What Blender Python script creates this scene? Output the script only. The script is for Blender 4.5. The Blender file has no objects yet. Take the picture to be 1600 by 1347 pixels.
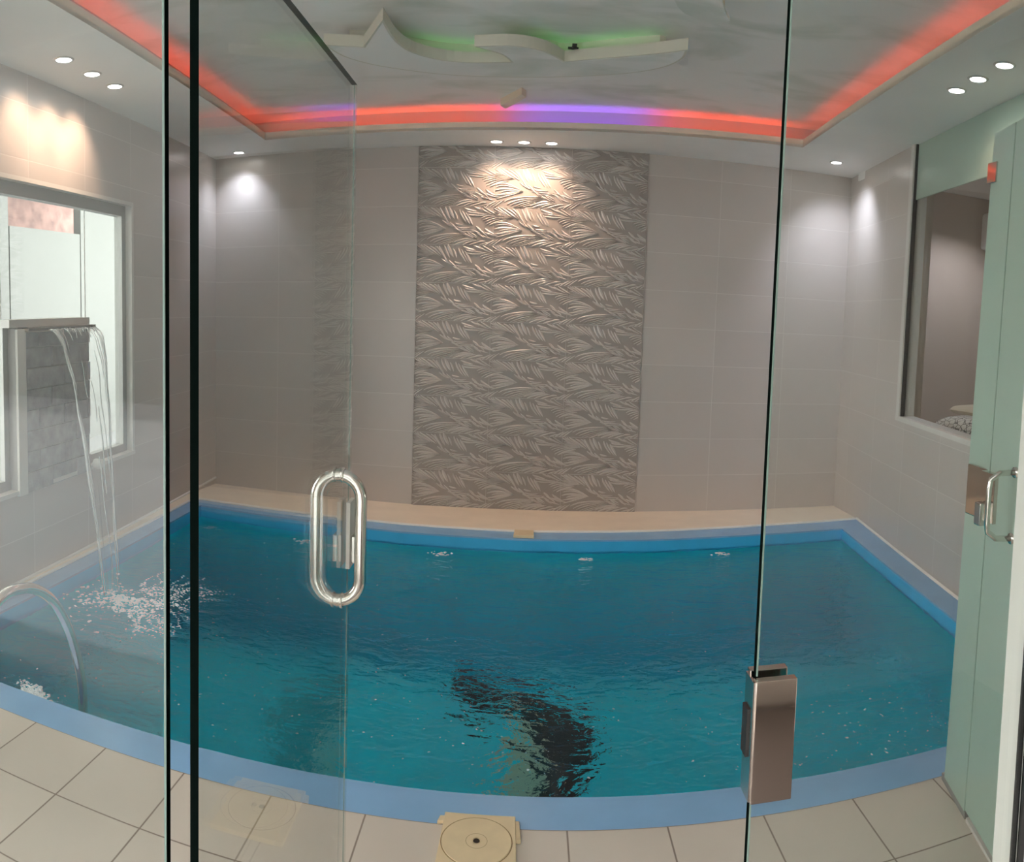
import bpy, bmesh, math, random
from mathutils import Vector, Matrix
R = random.Random(7)
S = bpy.context.scene
C = S.collection
PI = math.pi

# ------------------------------------------------------------------ camera
CX, CY_, CZ = 0.0, 0.0, 1.5286
F, FV, CYP = 1195.0938, 1193.6231, 569.3869
PITCH, ROLL, YAW = -0.0685, 0.0302, -0.0215
def _rot():
    Rz = Matrix(((math.cos(YAW), -math.sin(YAW), 0), (math.sin(YAW), math.cos(YAW), 0), (0, 0, 1)))
    Rx = Matrix(((1, 0, 0), (0, math.cos(PITCH), math.sin(PITCH)), (0, -math.sin(PITCH), math.cos(PITCH))))
    Ry = Matrix(((math.cos(ROLL), 0, math.sin(ROLL)), (0, 1, 0), (-math.sin(ROLL), 0, math.cos(ROLL))))
    return Ry @ Rx @ Rz
cam_d = bpy.data.cameras.new('camera')
cam = bpy.data.objects.new('camera', cam_d); C.objects.link(cam)
M3 = _rot().transposed() @ Matrix(((1, 0, 0), (0, 0, -1), (0, 1, 0)))
cam.matrix_world = Matrix.Translation((CX, CY_, CZ)) @ M3.to_4x4()
cam_d.type = 'PANO'
cam_d.panorama_type = 'CENTRAL_CYLINDRICAL'
cam_d.central_cylindrical_range_u_min = -800 / F
cam_d.central_cylindrical_range_u_max = 800 / F
cam_d.central_cylindrical_range_v_min = -(1347 - CYP) / FV
cam_d.central_cylindrical_range_v_max = CYP / FV
cam_d.central_cylindrical_radius = 1.0
cam_d.clip_start = 0.01
S.camera = cam

# ------------------------------------------------------------------ world, sun, exposure
W = bpy.data.worlds.new('world'); S.world = W; W.use_nodes = True
W.node_tree.nodes['Background'].inputs[0].default_value = (1.0, 0.965, 0.96, 1)
W.node_tree.nodes['Background'].inputs[1].default_value = 4.8
sd = bpy.data.lights.new('sun', 'SUN'); sd.energy = 5.0; sd.angle = 0.05; sd.color = (1, .96, .9)
sun = bpy.data.objects.new('sun', sd); C.objects.link(sun)
sun.rotation_euler = Vector((-0.30, 0.20, -1)).to_track_quat('-Z', 'Y').to_euler()
S.view_settings.view_transform = 'Standard'
S.view_settings.look = 'None'
S.view_settings.gamma = 1
S.view_settings.use_curve_mapping = False
S.view_settings.exposure = 1.92
cy = S.cycles
cy.max_bounces = 14; cy.diffuse_bounces = 6; cy.glossy_bounces = 6; cy.transmission_bounces = 8
cy.transparent_max_bounces = 24; cy.sample_clamp_indirect = 3.0; cy.use_denoising = True
cy.caustics_refractive = True; cy.caustics_reflective = True; cy.blur_glossy = 0.5

# ------------------------------------------------------------------ room numbers
H = 2.811          # underside of the dropped ceiling border
HU = 2.98          # raised ceiling
TZ0 = -0.0546      # height of the lowest wall tile joint
def LWX(y): return -2.703 + 0.0333 * (6.3595 - y)
def RWX(y): return 2.6568 - 0.1052 * (6.1167 - y)

# ------------------------------------------------------------------ materials
MATS = {}
def newmat(name):
    m = bpy.data.materials.new(name); m.use_nodes = True
    nt = m.node_tree; MATS[name] = m
    return m, nt, nt.nodes, nt.links, nt.nodes['Principled BSDF']
def pm(name, col, rough=.5, metal=0, emis=None, es=0, spec=.5, trans=0, noise=0, nscale=8, bump=0, bscale=60, coat=0):
    m, nt, N, L, b = newmat(name)
    b.inputs['Base Color'].default_value = (*col, 1)
    b.inputs['Roughness'].default_value = rough
    b.inputs['Metallic'].default_value = metal
    b.inputs['Specular IOR Level'].default_value = spec
    b.inputs['Coat Weight'].default_value = coat
    if trans: b.inputs['Transmission Weight'].default_value = trans
    if emis:
        b.inputs['Emission Color'].default_value = (*emis, 1); b.inputs['Emission Strength'].default_value = es
    tc = N.new('ShaderNodeTexCoord')
    if noise:
        n = N.new('ShaderNodeTexNoise'); n.inputs['Scale'].default_value = nscale; n.inputs['Detail'].default_value = 5
        L.new(tc.outputs['Object'], n.inputs['Vector'])
        r = N.new('ShaderNodeMapRange'); r.inputs[1].default_value = .3; r.inputs[2].default_value = .7
        r.inputs[3].default_value = 1 - noise; r.inputs[4].default_value = 1 + noise * .4
        L.new(n.outputs[0], r.inputs[0])
        mx = N.new('ShaderNodeVectorMath'); mx.operation = 'SCALE'; mx.inputs[0].default_value = col
        L.new(r.outputs[0], mx.inputs['Scale']); L.new(mx.outputs[0], b.inputs['Base Color'])
    if bump:
        n2 = N.new('ShaderNodeTexNoise'); n2.inputs['Scale'].default_value = bscale; n2.inputs['Detail'].default_value = 3
        L.new(tc.outputs['Object'], n2.inputs['Vector'])
        bp = N.new('ShaderNodeBump'); bp.inputs['Strength'].default_value = bump; bp.inputs['Distance'].default_value = .01
        L.new(n2.outputs[0], bp.inputs['Height']); L.new(bp.outputs[0], b.inputs['Normal'])
    return m
def tilemat(name, col, grout, au, u0, du, av, v0, dv, gw=.003, rough=.3, var=.03, stain=0, warmvar=0):
    m, nt, N, L, b = newmat(name)
    tc = N.new('ShaderNodeTexCoord'); sp = N.new('ShaderNodeSeparateXYZ'); L.new(tc.outputs['Object'], sp.inputs[0])
    def mt(op, a, bb=None):
        n = N.new('ShaderNodeMath'); n.operation = op
        for i, v in enumerate((a, bb)):
            if v is None: continue
            if isinstance(v, (int, float)): n.inputs[i].default_value = v
            else: L.new(v, n.inputs[i])
        return n.outputs[0]
    def edge(ax, o, d):
        t = mt('DIVIDE', mt('SUBTRACT', sp.outputs[ax], o), d)
        fr = mt('FRACT', t); dist = mt('MULTIPLY', mt('SUBTRACT', .5, mt('ABSOLUTE', mt('SUBTRACT', fr, .5))), d)
        return dist, mt('FLOOR', t)
    d1, i1 = edge(au, u0, du); d2, i2 = edge(av, v0, dv)
    dm = mt('MINIMUM', d1, d2)
    mask = N.new('ShaderNodeMapRange'); mask.inputs[1].default_value = gw * .4; mask.inputs[2].default_value = gw * .9
    L.new(dm, mask.inputs[0])
    cb = N.new('ShaderNodeCombineXYZ'); L.new(i1, cb.inputs[0]); L.new(i2, cb.inputs[1])
    wn = N.new('ShaderNodeTexWhiteNoise'); L.new(cb.outputs[0], wn.inputs['Vector'])
    nz = N.new('ShaderNodeTexNoise'); nz.inputs['Scale'].default_value = 3; nz.inputs['Detail'].default_value = 4
    L.new(tc.outputs['Object'], nz.inputs['Vector'])
    f = mt('ADD', mt('MULTIPLY', mt('SUBTRACT', wn.outputs['Value'], .5), var * 2), mt('MULTIPLY', mt('SUBTRACT', nz.outputs[0], .5), var * 2 + stain))
    f = mt('ADD', f, 1)
    sc = N.new('ShaderNodeVectorMath'); sc.operation = 'SCALE'; sc.inputs[0].default_value = col; L.new(f, sc.inputs['Scale'])
    mx = N.new('ShaderNodeMix'); mx.data_type = 'RGBA'
    L.new(mask.outputs[0], mx.inputs[0]); mx.inputs[6].default_value = (*grout, 1); L.new(sc.outputs[0], mx.inputs[7])
    L.new(mx.outputs[2], b.inputs['Base Color'])
    b.inputs['Roughness'].default_value = rough
    bp = N.new('ShaderNodeBump'); bp.inputs['Strength'].default_value = .25; bp.inputs['Distance'].default_value = .002
    L.new(mask.outputs[0], bp.inputs['Height']); L.new(bp.outputs[0], b.inputs['Normal'])
    return m
def glassmat(name, tint, rough=0.0, boost=1.0):
    m, nt, N, L, b = newmat(name); N.remove(b)
    out = N['Material Output']
    tr = N.new('ShaderNodeBsdfTransparent'); tr.inputs[0].default_value = (*tint, 1)
    gl = N.new('ShaderNodeBsdfGlossy'); gl.inputs['Roughness'].default_value = rough
    geo = N.new('ShaderNodeNewGeometry'); mr = N.new('ShaderNodeMapRange')
    mr.inputs[3].default_value = 1.5; mr.inputs[4].default_value = 1 / 1.5
    L.new(geo.outputs['Backfacing'], mr.inputs[0])
    fr = N.new('ShaderNodeFresnel'); L.new(mr.outputs[0], fr.inputs['IOR'])
    mx = N.new('ShaderNodeMixShader'); L.new(fr.outputs[0], mx.inputs[0]); L.new(tr.outputs[0], mx.inputs[1]); L.new(gl.outputs[0], mx.inputs[2])
    L.new(mx.outputs[0], out.inputs[0])
    return m

TILE = (.535, .48, .445); GROUT = (.62, .57, .53)
m_wy = tilemat('tile_wall_facing', TILE, GROUT, 0, .9, .6, 2, TZ0, .3, gw=.004)
m_wx = tilemat('tile_wall_side', TILE, GROUT, 1, .42, .6, 2, TZ0, .3, gw=.004)
m_floor = tilemat('tile_floor', (.64, .565, .49), (.26, .20, .16), 0, .158, .302, 1, 1.863, .302, gw=.004, rough=.35, stain=.10)
m_ledge = pm('beige_plaster', (.84, .72, .58), .55, noise=.06, nscale=4)
m_cream_paint = pm('cream_paint', (.66, .64, .55), .6)
m_white = pm('white_paint', (.80, .78, .74), .5)
m_ceil = pm('ceiling_paint', (.86, .845, .82), .6, noise=.05, nscale=2)
m_frost = None
m_coping = pm('blue_coping_paint', (.25, .46, .72), .22, noise=.06, nscale=5, bump=.08, bscale=30)
m_face = pm('blue_pool_face', (.06, .46, .80), .35, noise=.05)
m_pool = pm('teal_pool_render', (.008, .82, .92), .6, noise=.06, nscale=2)
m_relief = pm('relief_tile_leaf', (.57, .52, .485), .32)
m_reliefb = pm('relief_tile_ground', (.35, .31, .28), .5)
m_chrome = pm('polished_steel', (.78, .75, .70), .12, 1)
m_mirror = pm('mirror_chrome', (.66, .58, .52), .05, 1)
m_steel = pm('stainless_steel', (.62, .60, .56), .22, 1)
m_dark = pm('black_rubber', (.012, .012, .012), .45)
m_edge = pm('green_glass_edge', (.003, .006, .005), .9, spec=.0)
m_edgel = pm('painted_edge_glint', (.22, .32, .28), .3)  # pale colour paints in the glint along the glass edges
m_alu = pm('grey_aluminium', (.34, .34, .32), .4, .3)
m_alul = pm('pale_frame', (.66, .63, .59), .4)
m_glass = glassmat('clear_glass', (.955, .975, .965))
m_wglass = glassmat('window_glass', (.96, .98, .97))
m_wtint = glassmat('dimming_glass', (.85, .87, .86))  # grey tint added to dim the overbright yard beyond the window
m_cream = pm('cream_plastic', (.76, .60, .38), .5, noise=.06, nscale=20)
m_creamg = pm('brown_groove', (.33, .22, .11), .7)  # darker brown rings around the lid and its centre
m_hole = pm('dark_hole', (.03, .02, .012), .8)
m_stone = pm('grey_cladding', (.36, .35, .35), .6, noise=.25, nscale=14, bump=.3, bscale=40)
m_capst = pm('cap_stone', (.40, .385, .365), .5)
m_extw = pm('white_render', (.80, .82, .78), .7)
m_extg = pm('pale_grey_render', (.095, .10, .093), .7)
m_pink = pm('pink_render', (.42, .25, .22), .8, noise=.45, nscale=4)
m_ground = pm('grey_concrete', (.15, .155, .155), .8, noise=.08, nscale=1.5)
m_fleck = pm('white_foam_glint', (.66, .74, .77), .5)
m_led_on = pm('lit_diffuser', (1, 1, 1), .4, emis=(1, .97, .95), es=9)
m_ring = pm('lamp_ring', (.62, .60, .57), .3, .4)
m_black_mosaic = pm('black_mosaic', (.006, .012, .014), .5)
m_white_mosaic = pm('cream_mosaic', (.62, .60, .42), .5)
m_nroom = pm('mauve_wall', (.48, .38, .31), .55)
m_drape = pm('tan_panel', (.50, .40, .28), .6)
m_led_red = pm('led_red', (.9, .2, .1), .5, emis=(1, .10, .035), es=2.1)
m_led_dim = pm('led_red_dim', (.9, .2, .1), .5, emis=(1, .10, .045), es=1.15)
m_led_purple = pm('led_purple', (.5, .3, .9), .5, emis=(.33, .14, 1), es=2.6)
m_led_green = pm('led_green', (.2, .9, .3), .5, emis=(.20, 1, .22), es=.3)
m_led_teal = pm('led_teal', (.2, .9, .8), .5, emis=(.1, 1, .8), es=2.2)

# frosted glass: translucent, green-tinted
m_frost, _nt, _N, _L, _b = newmat('frosted_green_glass')
_b.inputs['Base Color'].default_value = (.55, .69, .61, 1); _b.inputs['Roughness'].default_value = .22
_tl = _N.new('ShaderNodeBsdfTranslucent'); _tl.inputs[0].default_value = (.68, .83, .75, 1)
_mx = _N.new('ShaderNodeMixShader'); _mx.inputs[0].default_value = .35
_L.new(_b.outputs[0], _mx.inputs[1]); _L.new(_tl.outputs[0], _mx.inputs[2]); _L.new(_mx.outputs[0], _N['Material Output'].inputs[0])

# ceiling with mould stains
m_ceilu, _nt, N, L, b = newmat('raised_ceiling_paint')
tc = N.new('ShaderNodeTexCoord'); mp = N.new('ShaderNodeMapping'); mp.inputs['Scale'].default_value = (1.0, 2.0, 1)
mp.inputs['Rotation'].default_value = (0, 0, .35)
L.new(tc.outputs['Object'], mp.inputs[0])
n1 = N.new('ShaderNodeTexNoise'); n1.inputs['Scale'].default_value = 1.6; n1.inputs['Detail'].default_value = 7; n1.inputs['Distortion'].default_value = .6
L.new(mp.outputs[0], n1.inputs['Vector'])
cr = N.new('ShaderNodeValToRGB')
cr.color_ramp.elements[0].position = .33; cr.color_ramp.elements[0].color = (.68, .70, .64, 1)
cr.color_ramp.elements[1].position = .52; cr.color_ramp.elements[1].color = (.86, .85, .82, 1)
L.new(n1.outputs[0], cr.inputs[0]); L.new(cr.outputs[0], b.inputs['Base Color']); b.inputs['Roughness'].default_value = .6

# pool water
m_water, _nt, N, L, b = newmat('pool_water'); N.remove(b)
out = N['Material Output']
g = N.new('ShaderNodeBsdfGlass'); g.inputs['IOR'].default_value = 1.32; g.inputs['Roughness'].default_value = 0
g.inputs['Color'].default_value = (1, 1, 1, 1)
va = N.new('ShaderNodeVolumeAbsorption'); va.inputs['Color'].default_value = (.01, .78, .90, 1); va.inputs['Density'].default_value = .42
tc = N.new('ShaderNodeTexCoord')
def nz(scale, detail, dist, sx=1, sy=1):
    mp = N.new('ShaderNodeMapping'); mp.inputs['Scale'].default_value = (sx, sy, 1); L.new(tc.outputs['Object'], mp.inputs[0])
    n = N.new('ShaderNodeTexNoise'); n.inputs['Scale'].default_value = scale; n.inputs['Detail'].default_value = detail; n.inputs['Distortion'].default_value = dist
    L.new(mp.outputs[0], n.inputs['Vector']); return n.outputs[0]
b1 = N.new('ShaderNodeBump'); b1.inputs['Strength'].default_value = 1; b1.inputs['Distance'].default_value = .022
L.new(nz(5.5, 2, .8, 1, 1.6), b1.inputs['Height'])
b2 = N.new('ShaderNodeBump'); b2.inputs['Strength'].default_value = 1; b2.inputs['Distance'].default_value = .006
L.new(nz(22, 3, .6, 1, 1.5), b2.inputs['Height']); L.new(b1.outputs[0], b2.inputs['Normal'])
L.new(b2.outputs[0], g.inputs['Normal']); L.new(g.outputs[0], out.inputs['Surface']); L.new(va.outputs[0], out.inputs['Volume'])

# falling water
m_fall, _nt, N, L, b = newmat('falling_water'); N.remove(b); out = N['Material Output']
tr = N.new('ShaderNodeBsdfTransparent'); gl = N.new('ShaderNodeBsdfGlossy'); gl.inputs['Roughness'].default_value = .12
df = N.new('ShaderNodeBsdfDiffuse'); df.inputs[0].default_value = (.85, .88, .88, 1)
a1 = N.new('ShaderNodeMixShader'); a1.inputs[0].default_value = .45; L.new(df.outputs[0], a1.inputs[1]); L.new(gl.outputs[0], a1.inputs[2])
a2 = N.new('ShaderNodeMixShader'); a2.inputs[0].default_value = .5; L.new(tr.outputs[0], a2.inputs[1]); L.new(a1.outputs[0], a2.inputs[2]); L.new(a2.outputs[0], out.inputs[0])
m_sheet = m_fall.copy(); m_sheet.name = 'water_film'
for n in m_sheet.node_tree.nodes:
    if n.type == 'MIX_SHADER' and any(l.from_node.type == 'BSDF_TRANSPARENT' for l in n.inputs[1].links): n.inputs[0].default_value = .10

# patterned fabric
m_cloth, _nt, N, L, b = newmat('patterned_fabric')
tc = N.new('ShaderNodeTexCoord'); vo = N.new('ShaderNodeTexVoronoi'); vo.feature = 'DISTANCE_TO_EDGE'; vo.inputs['Scale'].default_value = 26
L.new(tc.outputs['Object'], vo.inputs['Vector'])
mr = N.new('ShaderNodeMapRange'); mr.inputs[1].default_value = .03; mr.inputs[2].default_value = .06; L.new(vo.outputs[0], mr.inputs[0])
mx = N.new('ShaderNodeMix'); mx.data_type = 'RGBA'; mx.inputs[6].default_value = (.05, .04, .035, 1); mx.inputs[7].default_value = (.62, .56, .5, 1)
L.new(mr.outputs[0], mx.inputs[0]); L.new(mx.outputs[2], b.inputs['Base Color']); b.inputs['Roughness'].default_value = .9

# ------------------------------------------------------------------ mesh helpers
class MB:
    def __init__(s): s.v = []; s.f = []; s.mi = []; s.cur = 0
    def add(s, vs, fs):
        o = len(s.v); s.v += [tuple(p) for p in vs]
        for f in fs: s.f.append([i + o for i in f]); s.mi.append(s.cur)
    def box(s, x0, x1, y0, y1, z0, z1, fn=None):
        vs = [(x, y, z) for z in (z0, z1) for y in (y0, y1) for x in (x0, x1)]
        if fn: vs = [fn(*p) for p in vs]
        s.add(vs, [(0, 2, 3, 1), (4, 5, 7, 6), (0, 1, 5, 4), (2, 6, 7, 3), (0, 4, 6, 2), (1, 3, 7, 5)])
    def prism(s, pts, z0, z1, zt=None):
        n = len(pts); vs = [(x, y, z0) for x, y in pts] + [(x, y, z1) for x, y in pts]
        fs = [list(range(n))[::-1], list(range(n, 2 * n))] + [(i, (i + 1) % n, n + (i + 1) % n, n + i) for i in range(n)]
        s.add(vs, fs)
    def tube(s, pts, r, n=12, closed=False, cap=True):
        pts = [Vector(p) for p in pts]; k = len(pts); rs = r if isinstance(r, (list, tuple)) else [r] * k
        ring = []; up = None
        for i, p in enumerate(pts):
            a = pts[i - 1] if (i > 0 or closed) else p; c = pts[(i + 1) % k] if (i < k - 1 or closed) else p
            t = (c - a).normalized()
            if up is None:
                up = Vector((0, 0, 1)) if abs(t.z) < .9 else Vector((0, 1, 0))
            u = (up - t * up.dot(t)).normalized(); up = u; w = t.cross(u)
            ring.append([p + (u * math.cos(2 * PI * j / n) + w * math.sin(2 * PI * j / n)) * rs[i] for j in range(n)])
        vs = [q for rg in ring for q in rg]; fs = []
        for i in range(k if closed else k - 1):
            i2 = (i + 1) % k
            for j in range(n):
                fs.append((i * n + j, i * n + (j + 1) % n, i2 * n + (j + 1) % n, i2 * n + j))
        if cap and not closed:
            fs.append(list(range(n))[::-1]); fs.append([(k - 1) * n + j for j in range(n)])
        s.add(vs, fs)
    def lathe(s, prof, c=(0, 0, 0), n=32, axis='z'):
        vs = []; k = len(prof)
        for i in range(n):
            a = 2 * PI * i / n
            for r, z in prof:
                if axis == 'z': vs.append((c[0] + r * math.cos(a), c[1] + r * math.sin(a), c[2] + z))
                else: vs.append((c[0] + z, c[1] + r * math.cos(a), c[2] + r * math.sin(a)))
        fs = [(i * k + j, ((i + 1) % n) * k + j, ((i + 1) % n) * k + j + 1, i * k + j + 1) for i in range(n) for j in range(k - 1)]
        s.add(vs, fs)
    def obj(s, name, mat, parent=None, smooth=False, bevel=0, loc=None):
        me = bpy.data.meshes.new(name); me.from_pydata(s.v, [], s.f)
        for m in (mat if isinstance(mat, (list, tuple)) else [mat]): me.materials.append(m)
        bm = bmesh.new(); bm.from_mesh(me)
        for f, mi in zip(bm.faces, s.mi): f.material_index = mi; f.smooth = smooth
        bmesh.ops.recalc_face_normals(bm, faces=bm.faces); bm.to_mesh(me); bm.free()
        o = bpy.data.objects.new(name, me); C.objects.link(o)
        if loc: o.location = loc
        if parent:
            o.parent = parent
            if not loc: 
                loc_ = Vector((0, 0, 0)); q_ = parent
                if q_.type == 'EMPTY': o.matrix_parent_inverse = Matrix.Translation(q_.location).inverted()
        if bevel:
            b = o.modifiers.new('bevel', 'BEVEL'); b.width = bevel; b.segments = 2; b.limit_method = 'ANGLE'
        return o
def tag(o, label=None, cat=None, group=None, kind=None):
    if label: o['label'] = label
    if cat: o['category'] = cat
    if group: o['group'] = group
    if kind: o['kind'] = kind
    return o
def thing(name, label, cat, loc, group=None):
    o = bpy.data.objects.new(name, None); C.objects.link(o); o.location = loc; o.empty_display_size = .05
    return tag(o, label, cat, group)
def struct(o): o['kind'] = 'structure'; return o

def L_(u, d, z): return (LWX(u) - d, u, z)       # left wall: u along wall, d outward
def R_(u, d, z): return (RWX(u) + d, u, z)

# ------------------------------------------------------------------ room shell
mb = MB()                                        # front deck with vestibule floor
mb.prism([(-2.56, .93), (2.38, .93), (2.26, 2.165), (-2.56, 2.165)], -.12, 0)
struct(mb.obj('floor', m_floor))
mb = MB(); mb.prism([(-2.56, -1.0), (2.5, -1.0), (2.38, .93), (-2.56, .93)], -.12, -.001)  # unseen floor, coloured dark so the glass panel reflects little light here
struct(mb.obj('floor_entrance', pm('darkened_floor', (.10, .085, .075), .6)))
mb = MB()                                        # ledge behind the pool and strip at left
outer = [(-2.55, 2.165), (2.25, 2.165), (2.42, 3.75), (2.585, 5.46), (1.73, 5.385), (.87, 5.29), (0, 5.235), (-.85, 5.27), (-1.7, 5.365), (-2.55, 5.45)]
inner = [(-2.42, 2.32), (2.115, 2.32), (2.235, 3.75), (2.35, 5.225), (1.67, 5.18), (.85, 5.10), (0, 5.07), (-.82, 5.10), (-1.64, 5.195), (-2.42, 5.29)]
back_line = [(-2.698, 6.21), (-.92, 6.056), (.90, 6.056), (2.66, 6.12)]
edge = outer[3:]                                 # right to left
far = [(2.66, 6.12), (1.75, 6.09), (.90, 6.056), (0, 6.056), (-.92, 6.056), (-1.75, 6.13), (-2.698, 6.21)]
vs = []; 
for (a, b_) in zip(edge, far): vs += [(a[0], a[1], 0), (b_[0], b_[1], TZ0)]
mb.add(vs, [(2 * i, 2 * i + 1, 2 * i + 3, 2 * i + 2) for i in range(6)])
mb.add([(x, y, z - .1) for x, y, z in vs], [(2 * i, 2 * i + 1, 2 * i + 3, 2 * i + 2) for i in range(6)])
mb.add([(-2.55, 5.45, 0), (-2.698, 6.21, TZ0), (LWX(5.45), 5.45, -.0), (LWX(2.1), 2.1, 0), (-2.55, 2.1, 0)], [(0, 1, 2), (0, 2, 3, 4)])
struct(mb.obj('floor_rear', m_ledge))
mb = MB()                                        # white joint along the coping
for pts in ([(x, y, .002) for x, y in outer[3:]], [(RWX(y) - .008, y, .003) for y in (5.46, 4.5, 3.5, 2.2)], [(-2.55, y, .002) for y in (5.45, 4.4, 3.3, 2.165)],
            [(LWX(y) + .006, y, .004) for y in (6.2, 5, 4, 3, 2)]):
    mb.tube(pts, .011, 6)
struct(mb.obj('trim_1', m_white))
# back wall
mb = MB()
bl = back_line
for i in range(3):
    (x0, y0), (x1, y1) = bl[i], bl[i + 1]
    mb.add([(x0, y0, -.15), (x1, y1, -.15), (x1, y1 + .15, -.15), (x0, y0 + .15, -.15), (x0, y0, 3.05), (x1, y1, 3.05), (x1, y1 + .15, 3.05), (x0, y0 + .15, 3.05)],
           [(0, 3, 2, 1), (4, 5, 6, 7), (0, 1, 5, 4), (2, 3, 7, 6), (0, 4, 7, 3), (1, 2, 6, 5)])
struct(mb.obj('wall_back', m_wy))
# left wall, window opening y 1.4..4.633, z .515..2.235
mb = MB()
T = .14
mb.box(-1.1, 1.4, 0, T, -.15, 3.05, L_); mb.box(4.633, 6.22, 0, T, -.15, 3.05, L_)
mb.box(1.4, 4.633, 0, T, -.15, .515, L_); mb.box(1.4, 4.633, 0, T, 2.235, 3.05, L_)
struct(mb.obj('wall_left', m_wx))
# right wall, opening y 2.3..4.72, z .9..H
mb = MB()
mb.box(4.74, 6.13, 0, .12, -.15, 3.05, R_); mb.box(2.3, 4.74, 0, .12, -.15, .895, R_); mb.box(-1.1, 2.3, 0, .12, -.15, 3.05, R_)
mb.box(2.3, 4.74, 0, .12, H + .02, 3.05, R_)
struct(mb.obj('wall_right', m_wx))
# wall by the entrance at right, and behind the camera at right
mb = MB(); mb.box(.752, 2.2, .86, .99, 0, H)
o = struct(mb.obj('wall_entrance', m_white))
mb = MB(); mb.box(.742, .7515, .908, .912, 0, H); mb.box(.742, .7515, .928, .932, 0, H); struct(mb.obj('trim_2', m_dark))
mb = MB(); mb.box(.35, 2.35, -1.25, -1.1, -.1, H); struct(mb.obj('wall_front', m_white))

# ceiling border with recess
hole = [(-1.90, 2.0), (-2.035, 5.63), (-.08, 5.49), (1.90, 5.30), (1.72, 2.0)]
mb = MB()
mb.prism([(-2.95, -1.25), (-1.90, -1.25), hole[0], hole[1], (-2.035, 6.4), (-2.95, 6.4)], H, H + .02)
mb.prism([(1.72, -1.25), (2.95, -1.25), (2.95, 6.4), (1.90, 6.4), hole[3], hole[4]], H, H + .02)
mb.prism([(-1.90, -1.25), (1.72, -1.25), hole[4], hole[0]], H, H + .02)
mb.prism([hole[1], hole[2], hole[3], (1.90, 6.4), (-2.035, 6.4)], H, H + .02)
struct(mb.obj('ceiling', m_ceil))
def offs(poly, d):
    n = len(poly); res = []
    for i in range(n):
        p0, p1, p2 = Vector(poly[i - 1]), Vector(poly[i]), Vector(poly[(i + 1) % n])
        a = (p1 - p0).normalized(); b_ = (p2 - p1).normalized()
        na = Vector((-a.y, a.x)); nb = Vector((-b_.y, b_.x)); k = (na + nb).normalized(); s_ = d / max(.3, k.dot(na))
        res.append(tuple(p1 + k * s_))
    return res
def ringwall(mb, poly, t, z0, z1, closed=True):
    q = offs(poly, t); n = len(poly)
    for i in range(n if closed else n - 1):
        j = (i + 1) % n
        mb.add([(*poly[i], z0), (*poly[j], z0), (*q[j], z0), (*q[i], z0), (*poly[i], z1), (*poly[j], z1), (*q[j], z1), (*q[i], z1)],
               [(0, 3, 2, 1), (4, 5, 6, 7), (0, 1, 5, 4), (2, 3, 7, 6), (0, 4, 7, 3), (1, 2, 6, 5)])
mb = MB(); ringwall(mb, hole, .014, H + .001, 2.868)
struct(mb.obj('trim_3', m_ledge))
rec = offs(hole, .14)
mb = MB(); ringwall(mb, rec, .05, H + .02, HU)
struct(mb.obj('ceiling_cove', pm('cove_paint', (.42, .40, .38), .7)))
mb = MB(); mb.box(-2.95, 2.95, -1.25, 6.4, HU, HU + .07)
struct(mb.obj('ceiling_upper', m_ceilu))

# LED strips lying in the recess
strip = offs(hole, .03)
def led(a, b_, mat, label):
    mb = MB(); a = Vector(a); b_ = Vector(b_); t = (b_ - a).normalized(); n = Vector((-t.y, t.x)) * .008
    q = [tuple(a + n), tuple(a - n), tuple(b_ - n), tuple(b_ + n)]
    mb.prism(q, H + .022, H + .032)
    tag(mb.obj('led_strip', mat), label, 'light strip', 'colour LED strips in the ceiling recess')
def lerp(a, b_, t): return (a[0] + (b_[0] - a[0]) * t, a[1] + (b_[1] - a[1]) * t)
s0, s1, s2, s3, s4 = strip
led(s0, lerp(s0, s1, .985), m_led_dim, 'red LED strip glowing along the left side of the ceiling recess')
led(lerp(s1, s2, .01), lerp(s1, s2, .95), m_led_red, 'red LED strip at the back of the ceiling recess, left of the purple stretch')
led(lerp(s1, s2, .955), lerp(s2, s3, .44), m_led_purple, 'purple LED strip at the middle of the back ceiling recess')
led(lerp(s2, s3, .445), lerp(s2, s3, .99), m_led_red, 'red LED strip at the back of the ceiling recess, right of the purple stretch')
led(lerp(s3, s4, .015), s4, m_led_dim, 'red LED strip glowing along the right side of the ceiling recess')

# ------------------------------------------------------------------ ceiling scroll relief
def smooth_poly(pts, hard, it=2):
    P = [(p, i in hard) for i, p in enumerate(pts)]
    for _ in range(it):
        Q = []; n = len(P)
        for i in range(n):
            (p, h), (q, g_) = P[i], P[(i + 1) % n]
            if h: Q.append((p, True))
            else: Q.append((lerp(p, q, .25), False))
            if not g_: Q.append((lerp(p, q, .75), False))
        P = Q
    return [p for p, _ in P]
scroll = [(-1.061, 3.860), (-0.879, 3.925), (-0.726, 3.602), (-0.724, 3.825), (-0.668, 4.041), (-0.516, 4.175), (-0.347, 4.220), (-0.129, 4.190), (-0.169, 4.060), (-0.295, 3.959), (-0.133, 3.934), (-0.004, 3.979), (0.080, 4.066), (0.134, 4.160), (0.394, 4.038), (0.580, 3.940), (0.725, 3.835), (0.732, 3.952), (0.661, 4.122), (0.491, 4.272), (0.216, 4.390), (-0.145, 4.448), (-0.508, 4.421), (-0.844, 4.245), (-1.015, 4.053)]
sc = smooth_poly(scroll, {0, 1, 2, 7, 9, 13, 16})
t = thing('ceiling_relief', 'cream plaster scroll relief hanging under the raised ceiling above the pool', 'ceiling relief', (-.15, 4.15, HU))
ZS = 2.86
mb = MB(); mb.prism(sc, ZS, ZS + .012); mb.obj('panel', m_ceilu, t)
mb = MB(); ringwall(mb, sc, -.012, ZS + .001, ZS + .058)
mb.obj('lip', m_cream_paint, t)
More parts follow.
